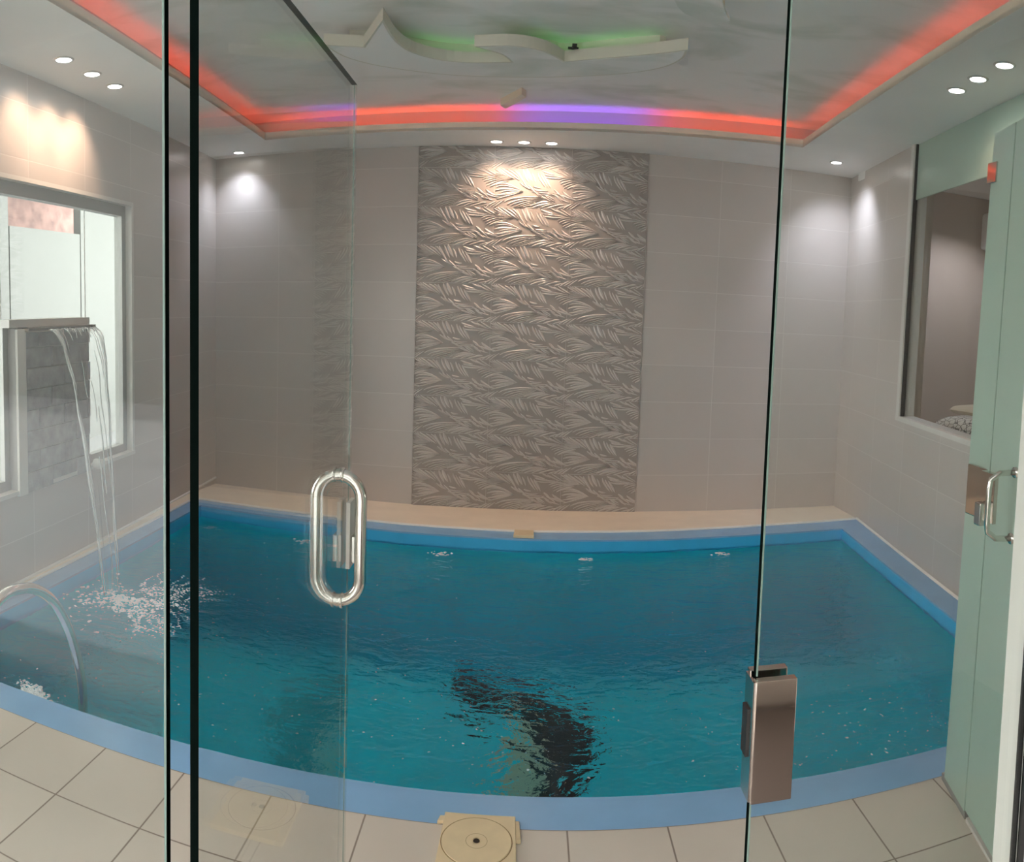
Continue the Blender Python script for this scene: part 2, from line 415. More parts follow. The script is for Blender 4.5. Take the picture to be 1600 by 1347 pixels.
core = [(-.98, 3.99), (-.82, 4.03), (-.70, 4.13), (-.52, 4.24), (-.35, 4.275), (-.12, 4.255), (.06, 4.17), (.14, 4.235), (.40, 4.10), (.62, 3.985), (.655, 4.0), (.60, 4.12), (.45, 4.22), (.2, 4.34), (-.145, 4.40), (-.5, 4.37), (-.8, 4.2)]
mb = MB(); mb.prism(smooth_poly(core, {0, 6, 9, 10}), ZS + .012, HU); mb.obj('core', m_cream_paint, t)
mb = MB()
mb.tube([(x, y, ZS + .02) for x, y in [(-.62, 4.10), (-.50, 4.20), (-.34, 4.245), (-.16, 4.235)]], .006, 6)
mb.tube([(x, y, ZS + .02) for x, y in [(.02, 4.04), (.09, 4.11), (.14, 4.19), (.3, 4.11), (.6, 3.965)]], .006, 6)
mb.obj('green_strip', m_led_green, t)
mb = MB(); mb.box(.155, .21, 4.105, 4.12, ZS + .058, ZS + .066); mb.box(.175, .20, 4.06, 4.13, ZS + .06, ZS + .068)
mb.obj('cable_clip', m_dark, t)
s2_ = smooth_poly([(0.47, 2.85), (0.667, 2.85), (0.757, 3.247), (0.850, 3.437), (0.744, 3.494), (0.575, 3.382)], {3})
t = thing('ceiling_relief', 'small separate plaster leaf on the raised ceiling, nearer the entrance than the scroll relief', 'ceiling relief', (.65, 3.2, HU))
mb = MB(); mb.prism(s2_, ZS + .02, ZS + .034); mb.obj('panel', m_ceilu, t)
inn = [lerp(p, (.66, 3.2), .2) for p in s2_]
mb = MB(); mb.prism(inn, ZS + .034, HU); mb.obj('core', m_ledge, t)
mb = MB(); mb.tube([(.72, 2.95, ZS + .045), (.775, 3.2, ZS + .045)], .006, 6); mb.obj('teal_strip', m_led_teal, t)
mb = MB(); mb.prism([(-.248, 5.33), (-.099, 5.05), (-.071, 5.12), (-.215, 5.42)], HU - .045, HU + .01)
tag(mb.obj('plaster_bar', m_ledge), 'short slanting plaster bar on the raised ceiling above the purple light', 'ceiling relief')

# ------------------------------------------------------------------ pool
t = thing('swimming_pool', 'indoor swimming pool with blue painted coping sunk in the tiled floor', 'pool', (0, 3.7, 0))
mb = MB(); n = len(outer)
vs = [(x, y, 0) for x, y in outer] + [(x, y, 0) for x, y in inner]
mb.add(vs, [(i, (i + 1) % n, n + (i + 1) % n, n + i) for i in range(n)])
vs = [(x, y, 0) for x, y in inner] + [(x, y, -.012) for x, y in inner]
mb.add(vs, [(i, (i + 1) % n, n + (i + 1) % n, n + i) for i in range(n)])
mb.obj('coping', m_coping, t)
mb = MB(); vs = [(x, y, -.012) for x, y in inner] + [(x, y, -.12) for x, y in inner]
mb.add(vs, [(i, (i + 1) % n, n + (i + 1) % n, n + i) for i in range(n)])
mb.obj('blue_band', m_face, t)
DEEP = -2.0
mb = MB(); vs = [(x, y, -.12) for x, y in inner] + [(x, y, DEEP) for x, y in inner]
mb.add(vs, [(i, (i + 1) % n, n + (i + 1) % n, n + i) for i in range(n)] + [list(range(n, 2 * n))])
mb.add([(-2.45, 2.29, -1.12), (2.5, 2.29, -1.12), (2.5, 4.22, -1.12), (-2.45, 4.22, -1.12), (2.5, 4.9, DEEP), (-2.45, 4.9, DEEP)], [(0, 1, 2, 3), (3, 2, 4, 5)])
mb.box(-2.42, -1.55, 2.32, 2.62, -1.12, -.45)
mb.box(-2.42, -1.55, 2.62, 2.92, -1.12, -.8)
mb.obj('basin', m_pool, t)
mb = MB()
big = [(x * 1.004, 3.7 + (y - 3.7) * 1.006) for x, y in inner]
mb.prism(big, DEEP - .02, -.08)
tag(mb.obj('pool_water', m_water), 'rippled teal water filling the indoor pool', 'water')

# mural on the pool floor
MZ = -1.117
orca = [(-.403, 4.205), (-.277, 4.219), (-.168, 4.168), (-.034, 4.12), (.142, 4.049), (.262, 3.94), (.419, 3.77), (.422, 3.64), (.36, 3.50), (.29, 3.39), (.25, 3.272), (.235, 3.05), (.12, 2.95), (.10, 3.06), (.06, 3.272), (.132, 3.389), (.119, 3.52), (.073, 3.686), (.022, 3.867), (-.03, 3.95), (-.12, 3.98), (-.175, 3.84), (-.23, 3.84), (-.262, 3.94), (-.345, 4.02)]
belly = [(-0.030, 3.948), (0.022, 3.867), (0.073, 3.686), (0.119, 3.520), (0.132, 3.389), (0.059, 3.272), (0.101, 3.05), (-0.062, 3.05), (-0.089, 3.377), (-0.018, 3.491), (-0.007, 3.682), (-0.046, 3.890)]
t = thing('whale_mural', 'black and cream mosaic of a leaping whale laid on the pool floor', 'mosaic', (.05, 3.6, MZ))
mb = MB(); mb.prism(smooth_poly(orca, set(), 1), MZ, MZ + .006); mb.obj('black_body', m_black_mosaic, t)
mb = MB(); mb.prism(smooth_poly(belly, set(), 1), MZ, MZ + .004); mb.obj('belly', m_white_mosaic, t)

# ------------------------------------------------------------------ leaf relief panel on the back wall
STROKES = []
def stq(*a): STROKES.append(a)
# fan A (tips left, meeting at right)
for (x1, y1, xm, ym, w) in [(0, 215, 110, 150, 13), (10, 240, 130, 185, 10), (0, 285, 140, 235, 15), (60, 308, 160, 262, 12), (70, 330, 180, 300, 12), (10, 345, 150, 330, 13), (20, 385, 150, 350, 10)]:
    stq(x1, y1, xm, ym, 345, 290, w)
for (x1, y1, xm, ym, w) in [(110, 425, 220, 345, 12), (150, 455, 270, 370, 10), (190, 470, 300, 400, 8), (230, 485, 350, 425, 7), (260, 490, 400, 445, 6), (310, 490, 420, 470, 7)]:
    stq(x1, y1, xm, ym, 590, 350 + (y1 - 425) * .4, w)
for k in range(7): stq(0, 60 + 18 * k, 90, 70 + 14 * k, 220, 128, 6)
# diagonal blades
for (x1, y1, xm, ym, x2, y2, w) in [(15, 10, 110, 70, 235, 135, 13), (70, 5, 170, 70, 290, 150, 14), (150, 20, 240, 60, 300, 140, 13), (215, 20, 280, 60, 310, 130, 12), (265, 20, 300, 110, 380, 215, 15),
    (330, 10, 350, 80, 405, 170, 17), (375, 0, 400, 80, 450, 160, 22), (440, 50, 470, 100, 490, 170, 12), (510, 40, 520, 110, 610, 220, 13), (545, 60, 580, 130, 650, 230, 13), (590, 80, 640, 160, 680, 235, 16),
    (300, 180, 370, 240, 440, 260, 12), (345, 190, 400, 240, 430, 250, 9), (395, 200, 440, 250, 560, 350, 12), (450, 280, 510, 300, 690, 400, 11), (560, 350, 620, 370, 700, 400, 14), (600, 320, 660, 330, 740, 385, 12), (720, 250, 760, 290, 800, 320, 15)]:
    stq(x1, y1, xm, ym, x2, y2, w)
# short blades in the middle
for (x1, y1, xm, ym, x2, y2, w) in [(465, 215, 500, 240, 560, 235, 12), (480, 260, 540, 290, 650, 270, 9), (500, 290, 600, 305, 730, 300, 9), (520, 320, 620, 325, 740, 320, 7),
    (730, 320, 770, 360, 830, 400, 13), (750, 300, 830, 330, 870, 380, 12), (830, 270, 880, 330, 960, 350, 16), (820, 320, 900, 360, 1010, 370, 14), (690, 300, 740, 330, 790, 350, 10), (800, 370, 850, 390, 920, 405, 9),
    (620, 330, 660, 370, 740, 400, 8)]:
    stq(x1, y1, xm, ym, x2, y2, w)
# right fan
for (x1, y1, xm, ym, x2, y2, w) in [(570, 20, 640, 60, 730, 65, 15), (600, 60, 680, 90, 760, 80, 12), (600, 100, 720, 125, 860, 105, 12), (610, 75, 740, 90, 900, 100, 8), (690, 0, 760, 40, 830, 50, 12), (760, 10, 820, 60, 930, 95, 10), (810, 0, 880, 50, 980, 105, 9),
    (780, 150, 850, 105, 960, 112, 10), (800, 175, 880, 130, 1000, 122, 8), (830, 195, 920, 145, 1040, 130, 7), (840, 230, 930, 170, 1060, 140, 8),
    (880, 240, 980, 180, 1110, 160, 14), (930, 10, 1010, 60, 1130, 125, 12), (990, 5, 1080, 80, 1160, 140, 13)]:
    stq(x1, y1, xm, ym, x2, y2, w)
# bottom fan
for (x1, y1, xm, ym, x2, y2, w) in [(430, 470, 560, 400, 700, 410, 15), (470, 485, 600, 430, 730, 420, 15), (560, 488, 660, 440, 760, 425, 11), (640, 490, 700, 470, 790, 440, 11), (740, 460, 790, 435, 850, 440, 12), (770, 485, 830, 470, 880, 455, 9), (840, 490, 880, 460, 960, 420, 11), (890, 490, 930, 460, 1010, 410, 10), (940, 492, 990, 450, 1060, 400, 10)]:
    stq(x1, y1, xm, ym, x2, y2, w)
t = thing('relief_panel', 'wall panel of embossed leaf tiles in the middle of the back wall', 'wall tiles', (0, 6.056, TZ0))
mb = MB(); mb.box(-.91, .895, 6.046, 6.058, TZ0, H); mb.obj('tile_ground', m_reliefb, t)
mb = MB(); YF = 6.046
for row in range(10):
    zt = TZ0 + .3 * (row + 1)
    for col_ in range(-1, 4):
        x0 = -.91 + .6 * col_ + .01
        for (x1, y1, xm, ym, x2, y2, w) in STROKES:
            K = 7; vs = []; ok = True
            for i in range(K):
                s = i / (K - 1); a = (1 - s) ** 2; b_ = 2 * s * (1 - s); c = s * s
                px = a * x1 + b_ * xm + c * x2; py = a * y1 + b_ * ym + c * y2
                tx = 2 * (1 - s) * (xm - x1) + 2 * s * (x2 - xm); ty = 2 * (1 - s) * (ym - y1) + 2 * s * (y2 - ym)
                ln = math.hypot(tx, ty) or 1; nx, ny = -ty / ln, tx / ln
                wd = w * .98 * math.sin(PI * (.06 + .94 * s)) ** .7 if s < .99 else 0.5
                X = x0 + px * .6 / 950; Z = zt - py * .3 / 490
                if X < -.905 or X > .89 or Z > H - .003 or Z < TZ0 + .002: ok = False
                vs += [(X + nx * wd * .6 / 950, YF, Z - ny * wd * .3 / 490), (X, YF - .006, Z), (X - nx * wd * .6 / 950, YF, Z + ny * wd * .3 / 490)]
            if not ok: 
                vs = [(min(max(v[0], -.908), .893), v[1], min(max(v[2], TZ0 + .001), H - .002)) for v in vs]
                if max(v[0] for v in vs) - min(v[0] for v in vs) < .012: continue
                if max(v[2] for v in vs) - min(v[2] for v in vs) < .004: continue
            fs = []
            for i in range(K - 1):
                o_ = i * 3; fs += [(o_, o_ + 1, o_ + 4, o_ + 3), (o_ + 1, o_ + 2, o_ + 5, o_ + 4)]
            mb.add(vs, fs)
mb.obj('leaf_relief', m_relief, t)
mb = MB()
for row in range(1, 10): mb.box(-.91, .895, YF - .0015, YF, TZ0 + .3 * row - .0012, TZ0 + .3 * row + .0012)
for x in (-.31, .29): mb.box(x - .001, x + .001, YF - .0015, YF, TZ0, H)
mb.obj('joint_lines', pm('pale_joint', GROUT, .5), t)

# ------------------------------------------------------------------ downlights
def downlight(x, y, label, group, warm, e, size=115, aim=(0, 0)):
    t = thing('recessed_downlight', label, 'downlight', (x, y, H), group)
    mb = MB(); mb.lathe([(.040, -.001), (.041, -.006), (.050, -.005), (.055, 0.0)], (x, y, H), 28); mb.obj('trim_ring', m_ring, t, True)
    mb = MB(); mb.lathe([(0.0001, -.003), (.041, -.003)], (x, y, H), 28); mb.obj('diffuser', m_led_on, t)
    ld = bpy.data.lights.new('lamp', 'SPOT'); ld.energy = e; ld.spot_size = math.radians(size); ld.spot_blend = 1
    ld.shadow_soft_size = .035; ld.color = (1, .66, .46) if warm else (.80, .84, 1)
    lo = bpy.data.objects.new('lamp', ld); C.objects.link(lo); lo.parent = t; lo.location = (0, 0, -.02)
    lo.rotation_euler = Vector((aim[0], aim[1], -1)).to_track_quat('-Z', 'Y').to_euler()
    return lo
DG = 'ceiling downlights'
for y, w_, x in ((3.34, 'nearest the camera', -2.305), (3.63, 'middle one', -2.318), (3.90, 'farthest from the camera', -2.335)):
    downlight(x, y, 'downlight of the row of three over the left window, ' + w_, 'downlights over the left window', True, 7.0, 76, (-.8, 0))
for x, w_ in ((-.294, 'left one'), (-.085, 'middle one'), (.122, 'right one')):
    downlight(x, 5.87, 'downlight of the three above the leaf tile panel, ' + w_, 'downlights above the leaf panel', True, 6.0, 108, (0, .2))
downlight(-2.40, 6.0, 'cool white downlight alone in the back left ceiling corner', 'corner downlights', False, 8, 110, (-.1, .15))
downlight(2.30, 5.62, 'cool white downlight alone in the back right ceiling corner', 'corner downlights', False, 11, 110, (.3, .3))
for y, w_, x in ((3.035, 'nearest the camera', 2.065), (3.29, 'middle one', 2.083), (3.52, 'farthest from the camera', 2.10)):
    downlight(x, y, 'downlight of the row of three over the right hand window, ' + w_, 'downlights over the right window', True, 2.5, 110, (.4, 0))

# ------------------------------------------------------------------ left window, waterfall wall
t = bpy.data.objects.new('window_1', None); C.objects.link(t); t.location = L_(4.0, 0, .515); struct(t)
t['label'] = 'large white framed window in the left wall beside the waterfall'; t['category'] = 'window'
mb = MB()                                        # pale reveal
mb.box(1.4, 4.645, -.008, .13, 2.222, 2.247, L_); mb.box(4.615, 4.645, -.008, .13, .503, 2.247, L_); mb.box(1.4, 4.645, -.012, .13, .498, .522, L_)
mb.obj('window_frame', m_alul, t)
mb = MB()
mb.box(1.4, 4.616, .04, .10, 2.15, 2.223, L_); mb.box(4.56, 4.616, .04, .10, .522, 2.20, L_); mb.box(4.03, 4.6, .04, .10, .522, .575, L_); mb.box(1.4, 3.26, .04, .10, .522, .58, L_)
mb.box(3.205, 3.25, .04, .10, .522, 1.46, L_)
mb.obj('aluminium_sash', m_alu, t)
mb = MB(); mb.box(1.4, 4.58, .066, .074, .56, 2.17, L_); mb.obj('pane', m_wtint, t)
mb = MB(); mb.box(3.215, 3.221, .06, .064, 1.46, 2.16, L_); mb.box(4.10, 4.106, .06, .064, 1.0, 2.16, L_); mb.obj('glazing_joint', m_alu, t)

t = thing('waterfall_wall', 'grey stone clad block with a steel water spout, built in front of the left window', 'fountain', L_(3.65, 0, .49))
mb = MB(); mb.box(3.26, 4.03, -.004, .12, .50, 1.42, L_); mb.obj('block', m_capst, t)
mb = MB(); z = .49; r_ = 0
while z < 1.40:
    h = .115; u = 3.345 - (.13 if r_ % 2 else 0)
    while u < 4.02:
        a = max(u, 3.345); b_ = min(u + .258, 4.025); dd = R.uniform(.010, .022)
        if b_ - a > .02: mb.box(a, b_, -dd, 0, z + .003, min(z + h, 1.405), L_)
        u += .262
    z += h + .002; r_ += 1
mb.obj('stone_cladding', m_stone, t, bevel=.002)
mb = MB(); mb.box(3.20, 4.035, -.012, .12, 1.425, 1.468, L_); mb.obj('cap', m_capst, t)
mb = MB(); mb.box(3.262, 3.342, -.02, .0, .49, 1.415, L_); mb.obj('side_trim', m_alul, t, bevel=.002)
mb = MB(); mb.box(3.33, 4.05, -.05, .03, 1.398, 1.402, L_); mb.box(3.33, 4.05, -.045, .03, 1.420, 1.424, L_); mb.box(3.33, 3.334, -.045, .03, 1.40, 1.424, L_); mb.box(4.046, 4.05, -.05, .03, 1.40, 1.424, L_)
mb.obj('spout', m_steel, t)
mb = MB(); 
p = L_(4.085, -.03, .53)
mb.lathe([(.001, 0), (.028, 0), (.032, .01), (.032, .05), (.026, .055), (.001, .055)], (p[0] - .02, p[1], p[2]), 20, 'x')
tag(mb.obj('pipe_cap', m_white, smooth=True), 'round white plastic pipe cap on the left window sill behind the falling water', 'pipe fitting')

# falling water
t = thing('waterfall', 'thin sheet of clear water falling from the steel spout into the pool', 'waterfall', (-2.2, 3.6, -.08))
def fall(s, q):                                  # s across 0..1, q time 0..1
    y0 = 3.52 + .50 * s; y1 = 3.545 + .15 * s
    k = q ** 1.2
    return (LWX(3.7) + .05 + .36 * q, y0 + (y1 - y0) * k, 1.408 - 1.49 * q * q)
mb = MB(); NS, NQ = 14, 30
def wob(s, q): 
    x, y, z = fall(s, q); return (x + .012 * math.sin(19 * s + 6 * q), y + .006 * math.sin(31 * q + 9 * s), z)
mb.add([wob(i / NS, j / NQ) for j in range(NQ + 1) for i in range(NS + 1)], [(j * (NS + 1) + i, j * (NS + 1) + i + 1, (j + 1) * (NS + 1) + i + 1, (j + 1) * (NS + 1) + i) for j in range(NQ) for i in range(NS)])
mb.obj('water_sheet', m_sheet, t, True)
for (s, q0, q1, r0) in [(0, 0, 1, .007), (.04, 0, .99, .005), (.07, .05, .8, .004), (.95, 0, 1, .006), (1, 0, .97, .005), (.90, .1, .95, .003), (.12, 0, .5, .003), (.2, 0, .3, .003), (.3, 0, .22, .003), (.45, 0, .2, .003),
                        (.6, .0, .18, .003), (.75, 0, .2, .003), (.33, .35, .52, .003), (.5, .45, .6, .003), (.62, .55, .72, .004), (.7, .6, .8, .004), (.8, .3, .9, .003), (.45, .7, .98, .003), (.87, 0, .45, .003)]:
    mb = MB(); pts = []; rr = []
    for i in range(17):
        q = q0 + (q1 - q0) * i / 16
        x, y, z = wob(s + .02 * math.sin(11 * q + 5 * s), q); pts.append((x, y, z)); rr.append(r0 * (.45 + .75 * abs(math.sin(7 * q + 13 * s))) * (.3 if i in (0, 16) else 1))
    mb.tube(pts, rr, 6); mb.obj('water_strand', m_fall, t, True)
mb = MB()
for i in range(60):
    s = R.random(); x, y, z = fall(s, R.uniform(0, .1)); mb.tube([(x, y, z + .004), (x + .012, y + R.uniform(-.01, .01), z - R.uniform(.005, .02))], R.uniform(.0015, .004), 5)
tag(mb.obj('spray', m_fall, t), kind='stuff')

# foam, and white flecks standing in for glints on the water
def white_fleck(mb, x, y, r, z=-.079):
    n = 7; a0 = R.random() * 6; e = R.uniform(.3, .9); ca, sa = math.cos(a0), math.sin(a0)
    vs = [(x, y, z + r * .35)]
    for i in range(n):
        a = 2 * PI * i / n; rr = r * R.uniform(.6, 1.2); dx, dy = rr * math.cos(a), rr * math.sin(a) * e
        vs.append((x + dx * ca - dy * sa, y + dx * sa + dy * ca, z))
    mb.add(vs, [(0, 1 + i, 1 + (i + 1) % n) for i in range(n)])
mb = MB()
for i in range(520):
    a = R.uniform(0, 2 * PI); d = abs(R.gauss(0, .16)); white_fleck(mb, -2.10 + d * math.cos(a) * 1.2, 3.52 + d * math.sin(a) * .95, R.uniform(.004, .017))
for k in range(70):                              # streaks spreading outward
    a = R.uniform(-.9, 1.2); d = R.uniform(.12, .42); x, y = -2.13 + d * math.cos(a), 3.56 + d * math.sin(a)
    for i in range(R.randint(5, 14)):
        white_fleck(mb, x, y, R.uniform(.004, .012)); a += R.uniform(-.5, .5); x += .022 * math.cos(a); y += .022 * math.sin(a)
tag(mb.obj('splash_foam', m_fleck), 'white foam churned up where the waterfall meets the pool', 'foam', kind='stuff')
mb = MB()  # white flecks put in for a hot glint at the pool edge
for i in range(230):
    x = R.gauss(-1.885, .05); white_fleck(mb, x, 2.46 - (x + 1.885) * .35 + R.gauss(0, .022), R.uniform(.004, .014))
tag(mb.obj('edge_glint_flecks', m_fleck), 'small patch of white flecks standing for a bright glint at the near left pool edge under the handrail', 'foam', kind='stuff')
mb = MB()  # white flecks painted in for lamp glints, together with small bubbles
for i in range(420):
    c = R.choice([(-.1, 2.75, .5, .18), (1.35, 2.7, .4, .2), (-1.2, 2.9, .45, .35), (-1.3, 3.6, .5, .5), (.3, 2.9, .8, .4), (1.5, 2.5, .35, .1)])
    x = R.gauss(c[0], c[2]); y = R.gauss(c[1], c[3])
    if -2.3 < x < 2.05 and 2.36 < y < 5: white_fleck(mb, x, y, R.uniform(.0025, .0075))
tag(mb.obj('glint_bubble_flecks', m_fleck), 'tiny white flecks standing for light glints and bubbles on the near pool water', 'bubbles', kind='stuff')
for (x, y, w_) in ((-1.49, 4.95, 'farthest left, seen beside the pull handle'), (-.545, 4.92, 'left of the filter tray'), (.43, 4.92, 'right of the filter tray'), (1.34, 5.01, 'farthest right, near the right glass panel')):
    mb = MB()
    for i in range(26): white_fleck(mb, x + R.gauss(0, .03), y + R.gauss(0, .022), R.uniform(.006, .017))
    tag(mb.obj('jet_swirl', m_fleck), 'small swirl of bubbles over a back wall jet, ' + w_, 'foam', 'jet swirls along the back of the pool', 'stuff')

# ------------------------------------------------------------------ skimmer lid and filter tray
t = thing('skimmer_cover', 'square cream plastic skimmer cover with a round lid on the near pool edge', 'skimmer cover', (-.105, 2.085, 0))
mb = MB()
mb.prism([(-.213, 1.955), (.012, 1.955), (.004, 2.2), (-.208, 2.2)], 0.001, .016); mb.prism([(-.228, 2.16), (-.205, 2.165), (-.205, 2.19), (-.222, 2.188)], .001, .012); mb.prism([(.0, 2.10), (.022, 2.10), (.016, 2.185), (-.0, 2.185)], .001, .012)
mb.obj('plate', m_cream, t, bevel=.002)
mb = MB(); mb.lathe([(.014, .0185), (.099, .0185), (.1005, .0160)], (-.105, 2.08, 0), 48); mb.obj('lid', m_cream, t)
mb = MB(); mb.lathe([(.1005, .0168), (.1035, .0168)], (-.105, 2.08, 0), 48); mb.lathe([(.030, .0187), (.0312, .0187)], (-.105, 2.08, 0), 32); mb.obj('groove', m_creamg, t)
mb = MB(); mb.lathe([(.0001, .0188), (.0095, .0188)], (-.105, 2.08, 0), 20); mb.obj('finger_hole', m_hole, t)
mb = MB(); mb.prism([(-.065, 5.09), (.075, 5.085), (.072, 5.22), (-.06, 5.225)], .001, .02)
tag(mb.obj('filter_tray', m_cream, bevel=.003), 'small cream plastic tray on the far pool edge below the leaf panel', 'skimmer cover')

# ------------------------------------------------------------------ handrail
t = thing('pool_handrail', 'curved stainless steel handrail dipping into the pool at the near left edge', 'handrail', (-1.63, 1.83, 0))
kp = [(1.80, .0), (1.80, .25), (1.81, .40), (1.86, .50), (1.96, .552), (2.06, .545), (2.15, .512), (2.25, .435), (2.33, .32), (2.39, .19), (2.43, .06), (2.44, -.06), (2.43, -.25), (2.43, -.44)]
pts = []
for i in range(len(kp) - 1):
    p0, p1, p2, p3 = kp[max(i - 1, 0)], kp[i], kp[i + 1], kp[min(i + 2, len(kp) - 1)]
    for j in range(4):
        s = j / 4
        pts.append((-1.63, *[.5 * (2 * p1[k] + (p2[k] - p0[k]) * s + (2 * p0[k] - 5 * p1[k] + 4 * p2[k] - p3[k]) * s * s + (-p0[k] + 3 * p1[k] - 3 * p2[k] + p3[k]) * s ** 3) for k in (0, 1)]))
pts.append((-1.63, *kp[-1]))
mb = MB(); mb.tube(pts, .019, 16); mb.obj('rail', m_chrome, t, True)
mb = MB(); mb.lathe([(.02, .012), (.045, .008), (.048, 0)], (-1.63, 1.80, 0), 24); mb.obj('floor_flange', m_chrome, t, True)

# ------------------------------------------------------------------ glass front
def pane(name, x0, x1, y0, y1, z0, z1, long_axis, parent=None, e0=1, e1=2, edges=(m_edge, m_edgel)):
    mb = MB(); vs = [(x, y, z) for z in (z0, z1) for y in (y0, y1) for x in (x0, x1)]
    fc = [(0, 2, 3, 1), (4, 5, 7, 6), (0, 1, 5, 4), (2, 6, 7, 3), (0, 4, 6, 2), (1, 3, 7, 5)]  # bottom, top, y0, y1, x0, x1
    for i, f in enumerate(fc):
        mb.cur = {'y': [1, 1, e0, e1, 0, 0], 'x': [1, 1, 0, 0, e0, e1]}[long_axis][i]
        mb.add(vs, [f]) if i == 0 else (mb.f.append(list(f)), mb.mi.append(mb.cur))
    return mb.obj(name, [m_glass, *edges], parent)
# fixed panel left
t = thing('glass_panel', 'tall fixed clear glass panel at far left of the entrance', 'glass panel', (-1.4, .92, 0))
pane('pane', -2.5, -.471, .914, .926, 0.01, H - .002, 'x', t, 1, 1)
mb = MB(); mb.box(-2.5, -.471, .905, .935, 0, .012); mb.obj('floor_channel', m_steel, t)
mb = MB(); mb.box(-.4735, -.4705, .9115, .9135, .012, H - .003); mb.obj('painted_glint', m_edgel, t)  # thin strip made pale as the glint on the glass edge
# fixed panel right with strike box
t = thing('glass_panel', 'fixed clear glass panel right of the opening, carrying a chrome strike box', 'glass panel', (.5, .92, 0))
pane('pane', .302, .7515, .914, .926, 0.01, H - .002, 'x', t, 1, 1)
mb = MB(); mb.box(.302, .7515, .905, .935, 0, .012); mb.obj('floor_channel', m_steel, t)
mb = MB(); mb.box(.3015, .3035, .9115, .9135, .012, .908); mb.box(.3015, .3035, .9115, .9135, 1.073, H - .003); mb.obj('painted_glint', m_edgel, t)
mb = MB(); mb.box(.298, .354, .900, .913, .909, 1.071); mb.obj('strike_box', m_mirror, t, bevel=.0012)
mb = MB(); mb.box(.298, .350, .927, .940, .912, 1.074); mb.obj('strike_box', m_mirror, t, bevel=.0012)
mb = MB(); mb.box(.2925, .2985, .915, .936, .965, 1.028); mb.obj('latch_slot', m_dark, t)
mb = MB(); mb.box(.2955, .299, .903, .938, .911, 1.069); mb.obj('face_plate', m_steel, t)
# door leaf, open at a right angle
t = thing('glass_door', 'open clear glass door with oval steel pull handle, swung in over the deck', 'door', (-.433, .93, 0))
pane('pane', -.4395, -.4265, .925, 1.822, .012, 2.062, 'y', t, 1, 0)
mb = MB(); mb.box(-.4345, -.4315, 1.8222, 1.8232, .012, 2.062); mb.obj('painted_glint', m_edgel, t)
def stadium(cx, cy, cz, hx, hz, n=10):
    res = []
    for i in range(n + 1): a = PI * i / n; res.append((cx + hx * math.cos(a), cy, cz + (hz - hx) + hx * math.sin(a)))
    for i in range(n + 1): a = PI + PI * i / n; res.append((cx + hx * math.cos(a), cy, cz - (hz - hx) + hx * math.sin(a)))
    return res
HC = (-.433, 1.725, .985)
mb = MB(); mb.tube(stadium(*HC, .054, .152, 14), .0145, 16, closed=True); oh = mb.obj('pull_handle', m_chrome, t, True)
mb = MB()
for s in (1, -1):
    for d in (-1, 1):
        mb.lathe([(.0146, 0), (.018, .001), (.018, .006), (.0146, .007)], (HC[0] + (.007 if d > 0 else -.014), HC[1], HC[2] + s * .152), 20, 'x')
mb.obj('handle_collar', m_chrome, oh, True)
for d, nm in ((-1, 'lock_case'), (1, 'lock_case')):
    x0, x1 = sorted((HC[0] + d * .0066, HC[0] + d * .0165)); mb = MB(); mb.box(x0, x1, 1.775, 1.83, .893, 1.058)
    lc = mb.obj('lock_case', m_alul, t, bevel=.001)
    x0, x1 = sorted((HC[0] + d * .0165, HC[0] + d * .030)); mb = MB(); mb.box(x0, x1, 1.785, 1.822, .905, .972); mb.obj('lock_knob', m_steel, lc, bevel=.003)

# ------------------------------------------------------------------ frosted enclosure at right
def FX(y): return 1.394 + (1.394 - 1.304) / (2.158 - 1.733) * (y - 2.158)
def fq(mb, ya0, yb0, ya1, yb1, z0, z1, d=.012):
    vs = []
    for (z, a, b_) in ((z0, ya0, yb0), (z1, ya1, yb1)):
        for (yy, o_) in ((a, 0), (b_, 0), (b_, d), (a, d)): vs.append((FX(yy) + o_, yy, z))
    mb.add(vs, [(0, 3, 2, 1), (4, 5, 6, 7), (0, 1, 5, 4), (2, 3, 7, 6), (0, 4, 7, 3), (1, 2, 6, 5)])
t = thing('frosted_glass_panel', 'narrow fixed frosted green glass panel at the end of the shower enclosure', 'glass panel', (FX(2.05), 2.05, 0))
mb = MB(); fq(mb, 1.938, 2.125, 1.885, 2.045, .02, 2.17); mb.obj('pane', m_frost, t)
mb = MB(); fq(mb, 1.93, 2.15, 1.93, 2.15, 0, .022, .03); mb.obj('floor_channel', m_alu, t)
mb = MB(); a = FX(2.03); mb.box(a - .012, a + .02, 2.0, 2.05, 2.01, 2.075); mb.obj('glass_clip', m_mirror, t, bevel=.002)
mb = MB(); a = FX(1.99); mb.box(a - .02, a, 1.925, 2.03, .955, 1.115); mb.obj('strike_box', m_mirror, t, bevel=.004)
t = thing('frosted_glass_door', 'frosted green glass door of the shower enclosure with slim steel handle', 'door', (FX(1.9), 1.9, 0))
mb = MB(); fq(mb, 1.0, 1.93, 1.0, 1.877, .03, 2.17); mb.obj('pane', m_frost, t)
mb = MB(); fq(mb, 1.0, 1.92, 1.0, 1.92, 0, .012, .03); mb.obj('threshold', m_alul, t)
mb = MB(); a = FX(1.88); mb.box(a - .022, a - .001, 1.84, 1.915, .965, 1.115); lk = mb.obj('lock_case', m_mirror, t, bevel=.002)
mb = MB(); mb.box(a - .05, a - .022, 1.865, 1.90, .955, 1.025); mb.obj('lock_knob', m_steel, lk, bevel=.005)
y0 = 1.722; a = FX(y0)
kp = [(a, y0, 1.145), (a - .05, y0 + .01, 1.143), (a - .072, y0 + .02, 1.125), (a - .075, y0 + .022, 1.10), (a - .075, y0 + .022, 1.0), (a - .072, y0 + .02, .975), (a - .05, y0 + .01, .957), (a, y0, .955)]
